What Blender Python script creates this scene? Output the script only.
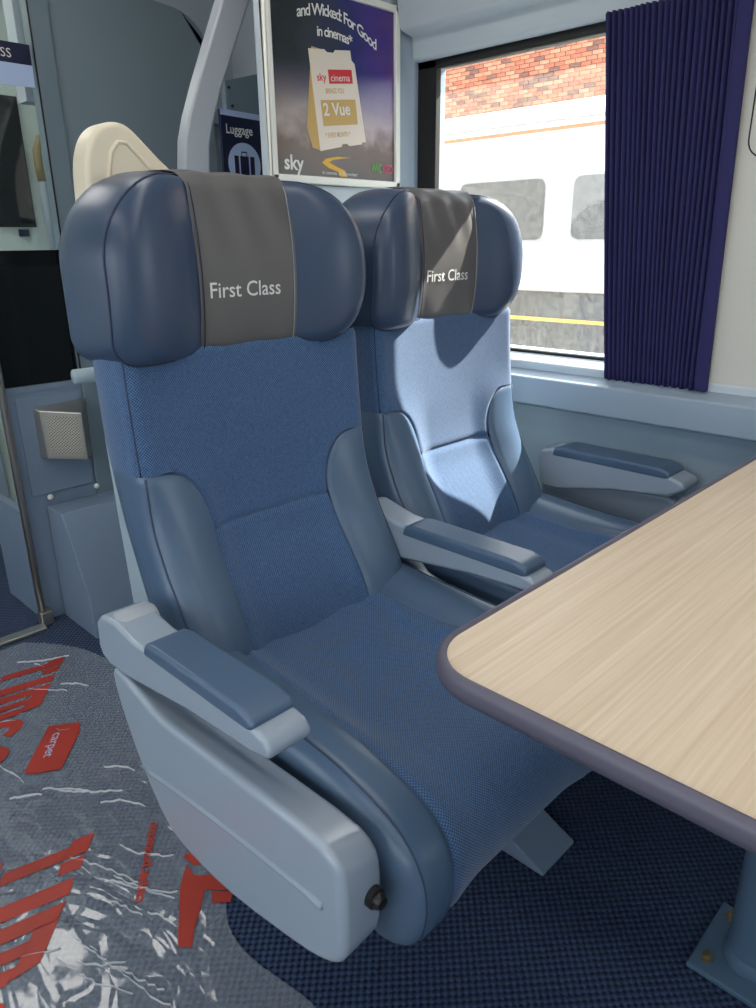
import bpy, bmesh, math, random
import numpy as np
from mathutils import Vector, Matrix, noise
for o in list(bpy.data.objects): bpy.data.objects.remove(o)
SC = bpy.context.scene
COL = SC.collection
R = math.radians
random.seed(4)

# ------------------------------------------------------------------ camera
RX = Vector((0.69931, -0.71476, -0.00912)); DN = Vector((-0.24775, -0.23039, -0.94103)); FW = Vector((0.67051, 0.66033, -0.33820))
cam = bpy.data.cameras.new('camera'); cam.sensor_fit = 'VERTICAL'; cam.sensor_height = 36.0; cam.lens = 26.0
cam.clip_start = 0.02
co = bpy.data.objects.new('camera', cam); COL.objects.link(co)
m = Matrix.Identity(4)
for i in range(3):
    m[i][0] = RX[i]; m[i][1] = -DN[i]; m[i][2] = -FW[i]
m[2][3] = 1.12
co.matrix_world = m
SC.camera = co

# ------------------------------------------------------------------ world, sun, exposure
w = bpy.data.worlds.new('world'); SC.world = w; w.use_nodes = True
bg = w.node_tree.nodes['Background']; bg.inputs[0].default_value = (0.88, 0.94, 1.0, 1); bg.inputs[1].default_value = 4.2
sun = bpy.data.lights.new('sun', 'SUN'); sun.energy = 26.0; sun.angle = R(0.6); sun.color = (1.0, 0.95, 0.86)
so = bpy.data.objects.new('sun', sun); COL.objects.link(so)
so.rotation_euler = Vector((-1.0, 0.19, -0.84)).to_track_quat('-Z', 'Y').to_euler(); so.location = (8, -2, 7)
SC.view_settings.view_transform = 'Standard'; SC.view_settings.look = 'None'
SC.view_settings.gamma = 1.0; SC.view_settings.use_curve_mapping = False
SC.view_settings.exposure = 0.0

# ------------------------------------------------------------------ materials
def srgb(r, g, b):
    f = lambda c: (c/255/12.92) if c/255 <= 0.04045 else ((c/255+0.055)/1.055)**2.4
    return (f(r), f(g), f(b), 1)
MATS = {}
class NT:
    def __init__(s, name):
        s.m = bpy.data.materials.new(name); s.m.use_nodes = True; s.t = s.m.node_tree; s.n = s.t.nodes; s.l = s.t.links
        s.b = s.n['Principled BSDF']; s.out = s.n['Material Output']; MATS[name] = s.m
    def add(s, typ, **kw):
        n = s.n.new(typ)
        for k, v in kw.items(): setattr(n, k, v)
        return n
    def link(s, a, b): s.l.new(a, b)
    def math(s, op, a, b=None, c=None):
        n = s.n.new('ShaderNodeMath'); n.operation = op
        for i, v in enumerate((a, b, c)):
            if v is None: continue
            if isinstance(v, (int, float)): n.inputs[i].default_value = v
            else: s.l.new(v, n.inputs[i])
        return n.outputs[0]
    def ramp(s, fac, stops):
        n = s.n.new('ShaderNodeValToRGB'); s.l.new(fac, n.inputs[0]); e = n.color_ramp.elements
        while len(e) < len(stops): e.new(0.5)
        for el, (p, c) in zip(e, stops): el.position = p; el.color = c
        return n.outputs[0]
    def bump(s, h, strength, dist):
        n = s.n.new('ShaderNodeBump'); n.inputs['Strength'].default_value = strength; n.inputs['Distance'].default_value = dist
        s.l.new(h, n.inputs['Height']); s.l.new(n.outputs[0], s.b.inputs['Normal'])
def plain(name, c, rough=0.5, metal=0.0, spec=0.5, nscale=0, nstr=0.1, ndist=0.001, coat=0, var=0.0):
    t = NT(name); b = t.b
    b.inputs['Base Color'].default_value = c; b.inputs['Roughness'].default_value = rough
    b.inputs['Metallic'].default_value = metal; b.inputs['Specular IOR Level'].default_value = spec
    if coat: b.inputs['Coat Weight'].default_value = coat; b.inputs['Coat Roughness'].default_value = 0.15
    if nscale or var:
        tc = t.add('ShaderNodeTexCoord'); n = t.add('ShaderNodeTexNoise'); n.inputs['Scale'].default_value = nscale or 5; n.inputs['Detail'].default_value = 3
        t.link(tc.outputs['Object'], n.inputs['Vector'])
        if nscale: t.bump(n.outputs[0], nstr, ndist)
        if var:
            n2 = t.add('ShaderNodeTexNoise'); n2.inputs['Scale'].default_value = 6; t.link(tc.outputs['Object'], n2.inputs['Vector'])
            lo = tuple(x*(1-var) for x in c[:3])+(1,); hi = tuple(min(1, x*(1+var)) for x in c[:3])+(1,)
            t.link(t.ramp(n2.outputs[0], [(0.3, lo), (0.7, hi)]), b.inputs['Base Color'])
    return t.m
def weave(name, c1, c2, px, py, bstr, bdist, rough=0.85, use_uv=True, sheen=0.2, jitter=0.0):
    t = NT(name); tc = t.add('ShaderNodeTexCoord'); sp = t.add('ShaderNodeSeparateXYZ')
    src = tc.outputs['UV' if use_uv else 'Object']
    t.link(src, sp.inputs[0])
    a = t.math('SINE', t.math('MULTIPLY', sp.outputs[0], 2*math.pi/px)); b = t.math('SINE', t.math('MULTIPLY', sp.outputs[1], 2*math.pi/py))
    h = t.math('MULTIPLY_ADD', t.math('MULTIPLY', a, b), 0.5, 0.5)
    n = t.add('ShaderNodeTexNoise'); n.inputs['Scale'].default_value = 220; n.inputs['Detail'].default_value = 2; t.link(tc.outputs['Object'], n.inputs['Vector'])
    h2 = t.math('ADD', h, t.math('MULTIPLY', t.math('SUBTRACT', n.outputs[0], 0.5), jitter))
    t.link(t.ramp(h2, [(0.15, c1), (0.85, c2)]), t.b.inputs['Base Color'])
    t.b.inputs['Roughness'].default_value = rough; t.b.inputs['Sheen Weight'].default_value = sheen; t.b.inputs['Specular IOR Level'].default_value = 0.25
    t.bump(h2, bstr, bdist); return t.m

weave('blue_woven_fabric', srgb(33, 55, 88), srgb(86, 117, 156), 0.0046, 0.0046, 0.35, 0.0010, sheen=0.25, jitter=0.5)
weave('navy_loop_carpet', srgb(13, 21, 42), srgb(55, 78, 114), 0.0165, 0.0150, 0.8, 0.004, rough=0.95, use_uv=False, sheen=0.1, jitter=0.7)
plain('navy_leather', srgb(76, 97, 122), 0.32, nscale=260, nstr=0.12, ndist=0.0006, var=0.06)
plain('headrest_leather', srgb(56, 72, 97), 0.33, nscale=260, nstr=0.12, ndist=0.0006, var=0.06)
plain('taupe_leather', srgb(94, 92, 92), 0.45, nscale=220, nstr=0.15, ndist=0.0006)
plain('piping_navy', srgb(36, 48, 72), 0.5)
plain('seam_navy', srgb(48, 64, 90), 0.5)
plain('stitch_pale', srgb(150, 155, 160), 0.7)
plain('white_print', srgb(225, 225, 222), 0.7)
plain('seat_plastic', srgb(148, 160, 174), 0.24, nscale=900, nstr=0.02, ndist=0.0002, coat=0.4)
plain('shell_plastic', srgb(150, 165, 175), 0.45)
plain('cream_plastic', srgb(226, 214, 190), 0.4)
plain('black_plastic', srgb(22, 22, 24), 0.4)
plain('rubber_black', srgb(14, 14, 15), 0.6)
plain('panel_grey', srgb(112, 128, 138), 0.45, var=0.02)
plain('panel_dark', srgb(122, 138, 147), 0.5, var=0.02)
plain('panel_light', srgb(186, 196, 204), 0.5, var=0.02)
plain('wall_cream', srgb(200, 198, 190), 0.5, var=0.02)
plain('wall_lower_blue', srgb(136, 153, 166), 0.42, var=0.02)
plain('wall_blue', srgb(150, 165, 180), 0.42, var=0.02)
plain('ceiling_white', srgb(225, 226, 224), 0.7)
plain('metal_painted', srgb(122, 138, 158), 0.42, var=0.04)
plain('bar_grey', srgb(158, 164, 172), 0.4)
plain('steel', srgb(190, 186, 176), 0.32, metal=0.9, nscale=60, nstr=0.1, ndist=0.0005)
plain('brass_bolt', srgb(170, 150, 110), 0.35, metal=0.8)
plain('curtain_navy', srgb(36, 34, 86), 0.85, nscale=900, nstr=0.2, ndist=0.0004)
plain('table_edging', srgb(88, 84, 100), 0.42)
plain('table_post', srgb(84, 108, 132), 0.45)
plain('black_glass', srgb(6, 7, 9), 0.12)
plain('navy_sign', srgb(18, 26, 58), 0.4)
plain('pale_blue_print', srgb(176, 194, 228), 0.5)
plain('frame_white', srgb(228, 228, 220), 0.35)
plain('red_print', srgb(172, 50, 34), 0.4, var=0.15)
plain('sky_red', srgb(206, 40, 50), 0.5)
plain('gold_print', srgb(196, 160, 92), 0.5)
plain('ticket_paper', srgb(226, 214, 200), 0.5)
plain('yellow_print', srgb(222, 172, 40), 0.5)
plain('green_print', srgb(90, 170, 80), 0.5)
plain('pink_print', srgb(206, 70, 110), 0.5)
plain('train_white', srgb(238, 236, 228), 0.5)
plain('train_grey', srgb(150, 150, 150), 0.6)
plain('train_window', srgb(30, 36, 40), 0.25)
plain('orange_stripe', srgb(206, 96, 40), 0.5)
plain('under_dark', srgb(44, 45, 48), 0.9, var=0.4)
plain('yellow_paint', srgb(216, 170, 40), 0.6)
plain('mortar', srgb(190, 160, 140), 0.9)
plain('ballast', srgb(96, 90, 84), 0.95, nscale=30, nstr=1, ndist=0.03, var=0.3)
for i, c in enumerate([(176, 112, 86), (166, 100, 78), (190, 126, 96), (120, 84, 74), (184, 134, 108)]):
    plain('brick_%d' % i, srgb(*c), 0.9, var=0.12)
plain('handle_brown', srgb(150, 136, 96), 0.4)
plain('vestibule_pale', srgb(205, 218, 210), 0.5)
plain('blue_print', srgb(60, 120, 190), 0.5)

# wood laminate, grain along X
t = NT('beech_laminate'); tc = t.add('ShaderNodeTexCoord'); mp = t.add('ShaderNodeMapping'); mp.inputs['Scale'].default_value = (4, 230, 1)
t.link(tc.outputs['Object'], mp.inputs[0]); n = t.add('ShaderNodeTexNoise'); n.inputs['Scale'].default_value = 1.0; n.inputs['Detail'].default_value = 5; n.inputs['Roughness'].default_value = 0.6
t.link(mp.outputs[0], n.inputs['Vector'])
t.link(t.ramp(n.outputs[0], [(0.25, srgb(203, 182, 156)), (0.5, srgb(216, 196, 171)), (0.75, srgb(226, 209, 187))]), t.b.inputs['Base Color'])
t.b.inputs['Roughness'].default_value = 0.42; t.b.inputs['Specular IOR Level'].default_value = 0.4
# perforated stainless
t = NT('perforated_steel'); tc = t.add('ShaderNodeTexCoord'); sp = t.add('ShaderNodeSeparateXYZ'); t.link(tc.outputs['UV'], sp.inputs[0])
pa = t.math('SINE', t.math('MULTIPLY', sp.outputs[0], 2*math.pi*13)); pb = t.math('SINE', t.math('MULTIPLY', sp.outputs[1], 2*math.pi*17))
t.link(t.ramp(t.math('MULTIPLY', pa, pb), [(0.25, srgb(205, 200, 186)), (0.4, srgb(45, 44, 42))]), t.b.inputs['Base Color']); t.b.inputs['Metallic'].default_value = 0.6; t.b.inputs['Roughness'].default_value = 0.35
# window glass: thin dusty pane
def pane_mat(name, tint, gloss, dust, dscale):
    t = NT(name); tr = t.add('ShaderNodeBsdfTransparent'); tr.inputs[0].default_value = tint
    gl = t.add('ShaderNodeBsdfGlossy'); gl.inputs['Roughness'].default_value = 0.03
    di = t.add('ShaderNodeBsdfTranslucent'); di.inputs[0].default_value = (0.9, 0.88, 0.82, 1)
    m1 = t.add('ShaderNodeMixShader'); m1.inputs[0].default_value = gloss; t.link(tr.outputs[0], m1.inputs[1]); t.link(gl.outputs[0], m1.inputs[2])
    tc = t.add('ShaderNodeTexCoord'); n = t.add('ShaderNodeTexNoise'); n.inputs['Scale'].default_value = dscale; n.inputs['Detail'].default_value = 6; t.link(tc.outputs['Object'], n.inputs['Vector'])
    f = t.math('MULTIPLY', n.outputs[0], dust*2)
    m2 = t.add('ShaderNodeMixShader'); t.link(f, m2.inputs[0]); t.link(m1.outputs[0], m2.inputs[1]); t.link(di.outputs[0], m2.inputs[2])
    t.link(m2.outputs[0], t.out.inputs['Surface']); return t.m
pane_mat('dusty_glass', (0.97, 0.98, 0.97, 1), 0.04, 0.022, 90)
pane_mat('clear_glass', (0.96, 0.98, 0.98, 1), 0.05, 0.0, 5)
# clear plastic film
t = NT('plastic_film'); tr = t.add('ShaderNodeBsdfTransparent'); tr.inputs[0].default_value = (0.95, 0.96, 0.97, 1)
tc = t.add('ShaderNodeTexCoord'); mp = t.add('ShaderNodeMapping'); mp.inputs['Rotation'].default_value = (0, 0, R(30)); mp.inputs['Scale'].default_value = (1.0, 0.45, 1); t.link(tc.outputs['Object'], mp.inputs[0])
n0 = t.add('ShaderNodeTexNoise'); n0.inputs['Scale'].default_value = 7; n0.inputs['Detail'].default_value = 2; t.link(mp.outputs[0], n0.inputs['Vector'])
mxv = t.add('ShaderNodeMix', data_type='RGBA'); mxv.inputs['Factor'].default_value = 0.12; t.link(mp.outputs[0], mxv.inputs['A']); t.link(n0.outputs['Color'], mxv.inputs['B'])
hs = []
for sc_, am in ((9, 1.0), (23, 0.45)):
    v = t.add('ShaderNodeTexVoronoi', feature='DISTANCE_TO_EDGE'); v.inputs['Scale'].default_value = sc_; t.link(mxv.outputs['Result'], v.inputs['Vector']); hs.append(t.math('MULTIPLY', t.math('MINIMUM', v.outputs['Distance'], 0.12), am))
hh = t.math('ADD', t.math('ADD', hs[0], hs[1]), t.math('MULTIPLY', n0.outputs[0], 0.25))
bp = t.add('ShaderNodeBump'); bp.inputs['Strength'].default_value = 0.7; bp.inputs['Distance'].default_value = 0.018; t.link(hh, bp.inputs['Height'])
fr = t.add('ShaderNodeFresnel'); fr.inputs['IOR'].default_value = 1.6; t.link(bp.outputs[0], fr.inputs['Normal'])
gl = t.add('ShaderNodeBsdfGlossy'); gl.inputs['Roughness'].default_value = 0.07; t.link(bp.outputs[0], gl.inputs['Normal'])
di = t.add('ShaderNodeBsdfDiffuse'); di.inputs['Color'].default_value = (0.62, 0.71, 0.86, 1); t.link(bp.outputs[0], di.inputs['Normal'])
m1 = t.add('ShaderNodeMixShader'); m1.inputs[0].default_value = 0.25; t.link(tr.outputs[0], m1.inputs[1]); t.link(di.outputs[0], m1.inputs[2])
m2 = t.add('ShaderNodeMixShader'); t.link(t.math('MULTIPLY', fr.outputs[0], 1.3), m2.inputs[0]); t.link(m1.outputs[0], m2.inputs[1]); t.link(gl.outputs[0], m2.inputs[2]); t.link(m2.outputs[0], t.out.inputs['Surface'])
t = NT('film_crease_glint'); tr = t.add('ShaderNodeBsdfTransparent'); t.b.inputs['Base Color'].default_value = (0.92, 0.94, 0.96, 1); t.b.inputs['Roughness'].default_value = 0.10; t.b.inputs['Specular IOR Level'].default_value = 1.0  # white base colour stands in for highlights along the creases
mx = t.add('ShaderNodeMixShader'); mx.inputs[0].default_value = 0.7; t.link(tr.outputs[0], mx.inputs[1]); t.link(t.b.outputs[0], mx.inputs[2]); t.link(mx.outputs[0], t.out.inputs['Surface'])
# lamp
t = NT('lamp_diffuser'); t.b.inputs['Emission Color'].default_value = (1, 0.97, 0.92, 1); t.b.inputs['Emission Strength'].default_value = 6.0
# poster print: dark green to violet field with warm bottom and a painted pale reflection
t = NT('poster_print'); tc = t.add('ShaderNodeTexCoord'); sp = t.add('ShaderNodeSeparateXYZ'); t.link(tc.outputs['UV'], sp.inputs[0])
n = t.add('ShaderNodeTexNoise'); n.inputs['Scale'].default_value = 4.5; n.inputs['Detail'].default_value = 5; t.link(tc.outputs['UV'], n.inputs['Vector'])
fx = t.math('ADD', sp.outputs[0], t.math('MULTIPLY_ADD', n.outputs[0], 0.5, -0.25))
cx = t.ramp(fx, [(0.0, srgb(26, 34, 34)), (0.35, srgb(48, 54, 62)), (0.62, srgb(42, 44, 110)), (0.85, srgb(66, 46, 130)), (1.0, srgb(84, 50, 120))])
fy = t.math('ADD', sp.outputs[1], t.math('MULTIPLY_ADD', n.outputs[0], 0.4, -0.2))
cy = t.ramp(fy, [(0.0, srgb(70, 66, 66)), (0.2, srgb(96, 70, 54)), (0.34, srgb(186, 168, 162)), (0.55, srgb(140, 128, 156)), (0.8, srgb(30, 34, 60))])  # pale middle stops imitate a whitish reflection over the print
fm = t.ramp(sp.outputs[1], [(0.0, (1, 1, 1, 1)), (0.22, (0.9, 0.9, 0.9, 1)), (0.62, (0, 0, 0, 1))])
mc = t.add('ShaderNodeMix', data_type='RGBA'); t.link(fm, mc.inputs['Factor']); t.link(cx, mc.inputs['A']); t.link(cy, mc.inputs['B'])
t.link(mc.outputs['Result'], t.b.inputs['Base Color']); t.b.inputs['Roughness'].default_value = 0.25

# ------------------------------------------------------------------ object helpers
def tag(o, label=None, cat=None, group=None, kind=None):
    if label: o['label'] = label
    if cat: o['category'] = cat
    if group: o['group'] = group
    if kind: o['kind'] = kind
    return o
def link_mesh(name, me, mat, parent=None):
    o = bpy.data.objects.new(name, me); COL.objects.link(o)
    if mat: me.materials.clear(); me.materials.append(MATS[mat])
    if parent is not None: o.parent = parent
    return o
BASES = {}
def base_of(p):
    while p is not None and p.parent is not None: p = p.parent
    return BASES.get(p.name, Vector((0, 0, 0))) if p is not None else Vector((0, 0, 0))
def thing(name, loc, base=None):
    """Empty at loc; part vertices are given in coordinates where the thing's base sits at `base`."""
    e = bpy.data.objects.new(name, None); COL.objects.link(e); e.location = loc; e.empty_display_size = 0.05
    BASES[e.name] = Vector(base if base is not None else loc); return e
def obj(name, verts, faces, mat, parent=None, smooth=False, uvs=None, bevel=0, seg=3, sub=0):
    b = base_of(parent)
    me = bpy.data.meshes.new(name); me.from_pydata([tuple(Vector(v)-b) for v in verts], [], faces); me.update()
    if uvs:
        ul = me.uv_layers.new(name='UVMap')
        for l in me.loops: ul.data[l.index].uv = uvs[l.vertex_index]
    bm = bmesh.new(); bm.from_mesh(me)
    if not uvs: bmesh.ops.remove_doubles(bm, verts=bm.verts, dist=1e-6)
    bmesh.ops.recalc_face_normals(bm, faces=bm.faces); bm.to_mesh(me); bm.free()
    o = link_mesh(name, me, mat, parent)
    if smooth: me.polygons.foreach_set('use_smooth', [True]*len(me.polygons))
    if bevel:
        md = o.modifiers.new('bevel', 'BEVEL'); md.width = bevel; md.segments = seg; md.limit_method = 'ANGLE'; md.angle_limit = R(30); md.harden_normals = False
        me.polygons.foreach_set('use_smooth', [True]*len(me.polygons))
        wn = o.modifiers.new('wn', 'WEIGHTED_NORMAL'); wn.keep_sharp = False
    if sub:
        md = o.modifiers.new('sub', 'SUBSURF'); md.levels = sub; md.render_levels = sub
    return o
def boxv(x0, x1, y0, y1, z0, z1):
    v = [(x, y, z) for x in (x0, x1) for y in (y0, y1) for z in (z0, z1)]
    f = [(0, 1, 3, 2), (4, 6, 7, 5), (0, 4, 5, 1), (2, 3, 7, 6), (0, 2, 6, 4), (1, 5, 7, 3)]
    return v, f
def box(name, x0, x1, y0, y1, z0, z1, mat, parent=None, bevel=0, seg=2):
    v, f = boxv(x0, x1, y0, y1, z0, z1); return obj(name, v, f, mat, parent, bevel=bevel, seg=seg)
def boxes(name, lst, mat, parent=None, bevel=0):
    V, F = [], []
    for b in lst:
        v, f = boxv(*b); k = len(V); V += v; F += [tuple(i+k for i in q) for q in f]
    return obj(name, V, F, mat, parent, bevel=bevel, seg=2)
def prism(name, poly, axis, a, b, mat, parent=None, bevel=0, seg=3, taper=None):
    """Extrude a 2D polygon along an axis. axis x: poly=(y,z); y: (x,z); z: (x,y)"""
    def P(p, c): return {'x': (c, p[0], p[1]), 'y': (p[0], c, p[1]), 'z': (p[0], p[1], c)}[axis]
    n = len(poly); V = [P(p, a) for p in poly]+[P(p, b) for p in (taper or poly)]
    F = [tuple(range(n))[::-1], tuple(range(n, 2*n))]+[(i, (i+1) % n, n+(i+1) % n, n+i) for i in range(n)]
    return obj(name, V, F, mat, parent, bevel=bevel, seg=seg)
def tube(name, pts, r, mat, parent=None, k=10, closed=False, cap=True):
    pts = [Vector(p) for p in pts]; n = len(pts); V, F = [], []
    up = Vector((0, 0, 1)); prev = None
    for i, p in enumerate(pts):
        a = pts[(i-1) % n] if (closed or i > 0) else p; c = pts[(i+1) % n] if (closed or i < n-1) else p
        d = (c-a).normalized()
        if prev is None:
            s = d.cross(up)
            if s.length < 1e-3: s = d.cross(Vector((1, 0, 0)))
        else: s = prev-d*prev.dot(d)
        s.normalize(); prev = s; q = d.cross(s)
        rr = r[i] if isinstance(r, (list, tuple)) else r
        for j in range(k):
            an = 2*math.pi*j/k; V.append(p+s*(rr*math.cos(an))+q*(rr*math.sin(an)))
    for i in range(n if closed else n-1):
        for j in range(k):
            F.append((i*k+j, i*k+(j+1) % k, ((i+1) % n)*k+(j+1) % k, ((i+1) % n)*k+j))
    if not closed and cap: F += [tuple(range(k))[::-1], tuple(range((n-1)*k, n*k))]
    return obj(name, V, F, mat, parent, smooth=True)
def lathe(name, prof, c, mat, parent=None, k=24, axis='z'):
    V, F = [], []
    for (r, h) in prof:
        for j in range(k):
            a = 2*math.pi*j/k
            d = {'z': (r*math.cos(a), r*math.sin(a), h), 'y': (r*math.cos(a), h, r*math.sin(a)), 'x': (h, r*math.cos(a), r*math.sin(a))}[axis]
            V.append((c[0]+d[0], c[1]+d[1], c[2]+d[2]))
    n = len(prof)
    for i in range(n-1):
        for j in range(k): F.append((i*k+j, i*k+(j+1) % k, (i+1)*k+(j+1) % k, (i+1)*k+j))
    F += [tuple(range(k))[::-1], tuple(range((n-1)*k, n*k))]
    o = obj(name, V, F, mat, parent, smooth=True); md = o.modifiers.new('e', 'EDGE_SPLIT'); md.split_angle = R(40); return o
def grid(name, fn, ni, nj, mat, parent=None, uvfn=None, wrap=False):
    V = [fn(i, j) for i in range(ni) for j in range(nj)]
    F = [(i*nj+j, i*nj+j+1, (i+1)*nj+j+1, (i+1)*nj+j) for i in range(ni-1) for j in range(nj-1)]
    uv = [uvfn(i, j) for i in range(ni) for j in range(nj)] if uvfn else None
    return obj(name, V, F, mat, parent, smooth=True, uvs=uv)
def text(name, body, size, fn, mat, parent=None, shear=0.0, bold=0.0, align='LEFT', space=1.0):
    """Flat lettering; fn maps local (a, b) in metres to a world point."""
    c = bpy.data.curves.new(name, 'FONT'); c.body = body; c.size = size; c.shear = shear; c.offset = bold; c.align_x = align; c.space_character = space; c.resolution_u = 3
    o = bpy.data.objects.new('tmp', c); COL.objects.link(o); bpy.context.view_layer.update()
    me = bpy.data.meshes.new_from_object(o.evaluated_get(bpy.context.evaluated_depsgraph_get()))
    bpy.data.objects.remove(o); b = base_of(parent); me.name = name
    bm = bmesh.new(); bm.from_mesh(me); bmesh.ops.triangulate(bm, faces=bm.faces); bm.to_mesh(me); bm.free()
    for v in me.vertices: v.co = Vector(fn(v.co.x, v.co.y))-b
    return link_mesh(name, me, mat, parent)
def herm(xs, ys):
    xs = np.array(xs, float); ys = np.array(ys, float); d = np.gradient(ys, xs)
    def f(x):
        x = min(max(x, xs[0]), xs[-1]); i = min(max(int(np.searchsorted(xs, x))-1, 0), len(xs)-2)
        h = xs[i+1]-xs[i]; t = (x-xs[i])/h
        return float((2*t**3-3*t*t+1)*ys[i]+(t**3-2*t*t+t)*h*d[i]+(-2*t**3+3*t*t)*ys[i+1]+(t**3-t*t)*h*d[i+1])
    return f
def sstep(a, b, x):
    t = min(max((x-a)/(b-a), 0), 1); return t*t*(3-2*t)
def rrect(x0, x1, y0, y1, r, k=8):
    """rounded rectangle outline; r = radii (bl, br, tr, tl)"""
    if not isinstance(r, (list, tuple)): r = (r,)*4
    P = []
    for (cx, cy, rr, a0) in ((x0+r[0], y0+r[0], r[0], 180), (x1-r[1], y0+r[1], r[1], 270), (x1-r[2], y1-r[2], r[2], 0), (x0+r[3], y1-r[3], r[3], 90)):
        for i in range(k+1):
            a = R(a0+90*i/k); P.append((cx+rr*math.cos(a), cy+rr*math.sin(a)))
    return P
def flat(name, poly, fn, mat, parent=None):
    return obj(name, [fn(*p) for p in poly], [tuple(range(len(poly)))], mat, parent)

# ================================================================== STRUCTURE
def struct(o, label, cat='structure'): return tag(o, label, cat, kind='structure')
fl = box('floor', -1.2, 1.72, -2.6, 3.1, -0.05, 0.0, 'navy_loop_carpet'); struct(fl, 'dark navy looped carpet covering the carriage floor', 'floor')

# window wall side, built from profiles running along y
WX = 1.70
lw = box('wall_right', 1.665, 1.80, -2.6, 2.4, 0.0, 0.715, 'wall_lower_blue'); struct(lw, 'blue-grey side wall panel below the window ledge', 'wall')
ledge = prism('trim_1', [(1.80, 0.710), (1.626, 0.713), (1.615, 0.720), (1.610, 0.758), (1.610, 0.787), (1.616, 0.791), (1.652, 0.803), (1.80, 0.803)], 'y', -2.6, 1.50, 'wall_blue', bevel=0.003)
struct(ledge, 'pale blue-grey moulded ledge running below the window', 'ledge')
sill = prism('trim_2', [(1.80, 0.790), (1.652, 0.795), (1.652, 0.818), (1.656, 0.823), (1.688, 0.8375), (1.80, 0.838)], 'y', -2.6, 1.46, 'panel_light', bevel=0.002)
struct(sill, 'white window sill strip above the ledge', 'sill')
pier = box('wall_pier', 1.655, 1.80, -0.55, 0.640, 0.79, 1.75, 'wall_cream', bevel=0.01); struct(pier, 'cream wall pier to the right of the navy curtain', 'wall')
# engraved rounded panel outline on the pier
rr = rrect(0.30, 0.592, 1.27, 1.60, 0.035, 6)
tube('panel_outline', [(1.655, a, b) for a, b in rr], 0.0016, 'rubber_black', pier, k=6, closed=True)
up = prism('trim_3', [(1.80, 1.572), (1.668, 1.572), (1.660, 1.580), (1.655, 1.628), (1.615, 1.636), (1.606, 1.65), (1.590, 1.76), (1.50, 1.92), (1.36, 2.04), (1.36, 2.10), (1.80, 2.10)], 'y', -2.6, 1.49, 'panel_light', bevel=0.004)
struct(up, 'pale grey moulded cove above the window', 'cove')
# main window
wroot = thing('window_1', (WX, 1.02, 0.84)); tag(wroot, 'carriage window looking out on a white train', 'window', kind='structure')
y0, y1, z0, z1 = 0.60, 1.495, 0.838, 1.575
boxes('window_frame', [(1.692, 1.702, y0, y1, z0, z0+0.006), (1.682, 1.702, y0, y1, z1-0.022, z1), (1.682, 1.702, 1.424, y1, z0, z1), (1.69, 1.73, y0, y0+0.03, z0, z1)], 'rubber_black', wroot, bevel=0.002)
boxes('glazing_bead', [(1.696, 1.702, y0+0.03, 1.424, z0+0.006, z0+0.009), (1.690, 1.702, y0+0.03, 1.424, z1-0.026, z1-0.022)], 'steel', wroot)
box('pane', 1.703, 1.707, y0+0.02, 1.45, z0+0.012, z1-0.018, 'dusty_glass', wroot)
# next window towards the viewer (beyond the pier)
w2 = thing('window_2', (WX, -1.5, 0.84)); tag(w2, 'carriage window beside the table behind the viewer', 'window', kind='structure')
boxes('window_frame', [(1.69, 1.73, -2.55, -0.55, z0, z0+0.016), (1.69, 1.73, -2.55, -0.55, z1-0.022, z1), (1.69, 1.73, -0.58, -0.55, z0, z1), (1.69, 1.73, -2.6, -2.55, z0, z1)], 'rubber_black', w2)
box('pane', 1.712, 1.716, -2.56, -0.57, z0+0.012, z1-0.018, 'dusty_glass', w2)
# corner pillar trim between window and end panel
pil = prism('trim_4', [(1.668, 1.488), (1.80, 1.488), (1.80, 1.54), (1.622, 1.54), (1.622, 1.503), (1.652, 1.498)], 'z', 0.0, 1.80, 'wall_blue', bevel=0.004); struct(pil, 'pale blue-grey vertical corner strip left of the window', 'pillar')

# other side of the carriage, ceiling, ends (daylight enters through the far side windows)
boxes_l = box('wall_left', -1.30, -1.15, -2.6, 3.1, 0.0, 0.80, 'wall_blue'); struct(boxes_l, 'blue-grey wall on the far side of the aisle', 'wall')
l2 = box('wall_left_upper', -1.30, -1.15, -2.6, 3.1, 1.66, 2.1, 'panel_light'); struct(l2, 'pale wall above the far side windows', 'wall')
for i, (a, b) in enumerate([(-2.6, -2.4), (-0.75, -0.55), (1.1, 1.3), (2.1, 2.4), (2.95, 3.1)]):
    q = box('wall_left_pier', -1.30, -1.15, a, b, 0.8, 1.66, 'wall_cream'); struct(q, 'cream pier between windows on the far side', 'wall')
for i, (a, b) in enumerate([(-2.4, -0.75), (-0.55, 1.1), (1.3, 2.1), (2.4, 2.95)]):
    wl = thing('window_%d' % (i+3), (-1.2, (a+b)/2, 0.8)); tag(wl, ['far side window behind the viewer', 'far side window left of the viewer', 'far side window before the vestibule', 'vestibule door window on the far side'][i], 'window', kind='structure')
    boxes('window_frame', [(-1.215, -1.19, a, b, 0.80, 0.815), (-1.215, -1.19, a, b, 1.645, 1.66), (-1.215, -1.19, a, a+.015, 0.8, 1.66), (-1.215, -1.19, b-.015, b, 0.8, 1.66)], 'rubber_black', wl)
    box('pane', -1.205, -1.201, a+.01, b-.01, 0.81, 1.65, 'clear_glass', wl)
ce = box('ceiling', -1.30, 1.80, -2.6, 3.1, 2.10, 2.16, 'ceiling_white'); struct(ce, 'white carriage ceiling', 'ceiling')
fe = box('wall_front', -1.30, 1.80, -2.70, -2.6, 0.0, 2.16, 'panel_light'); struct(fe, 'pale end wall behind the viewer', 'wall')
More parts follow.
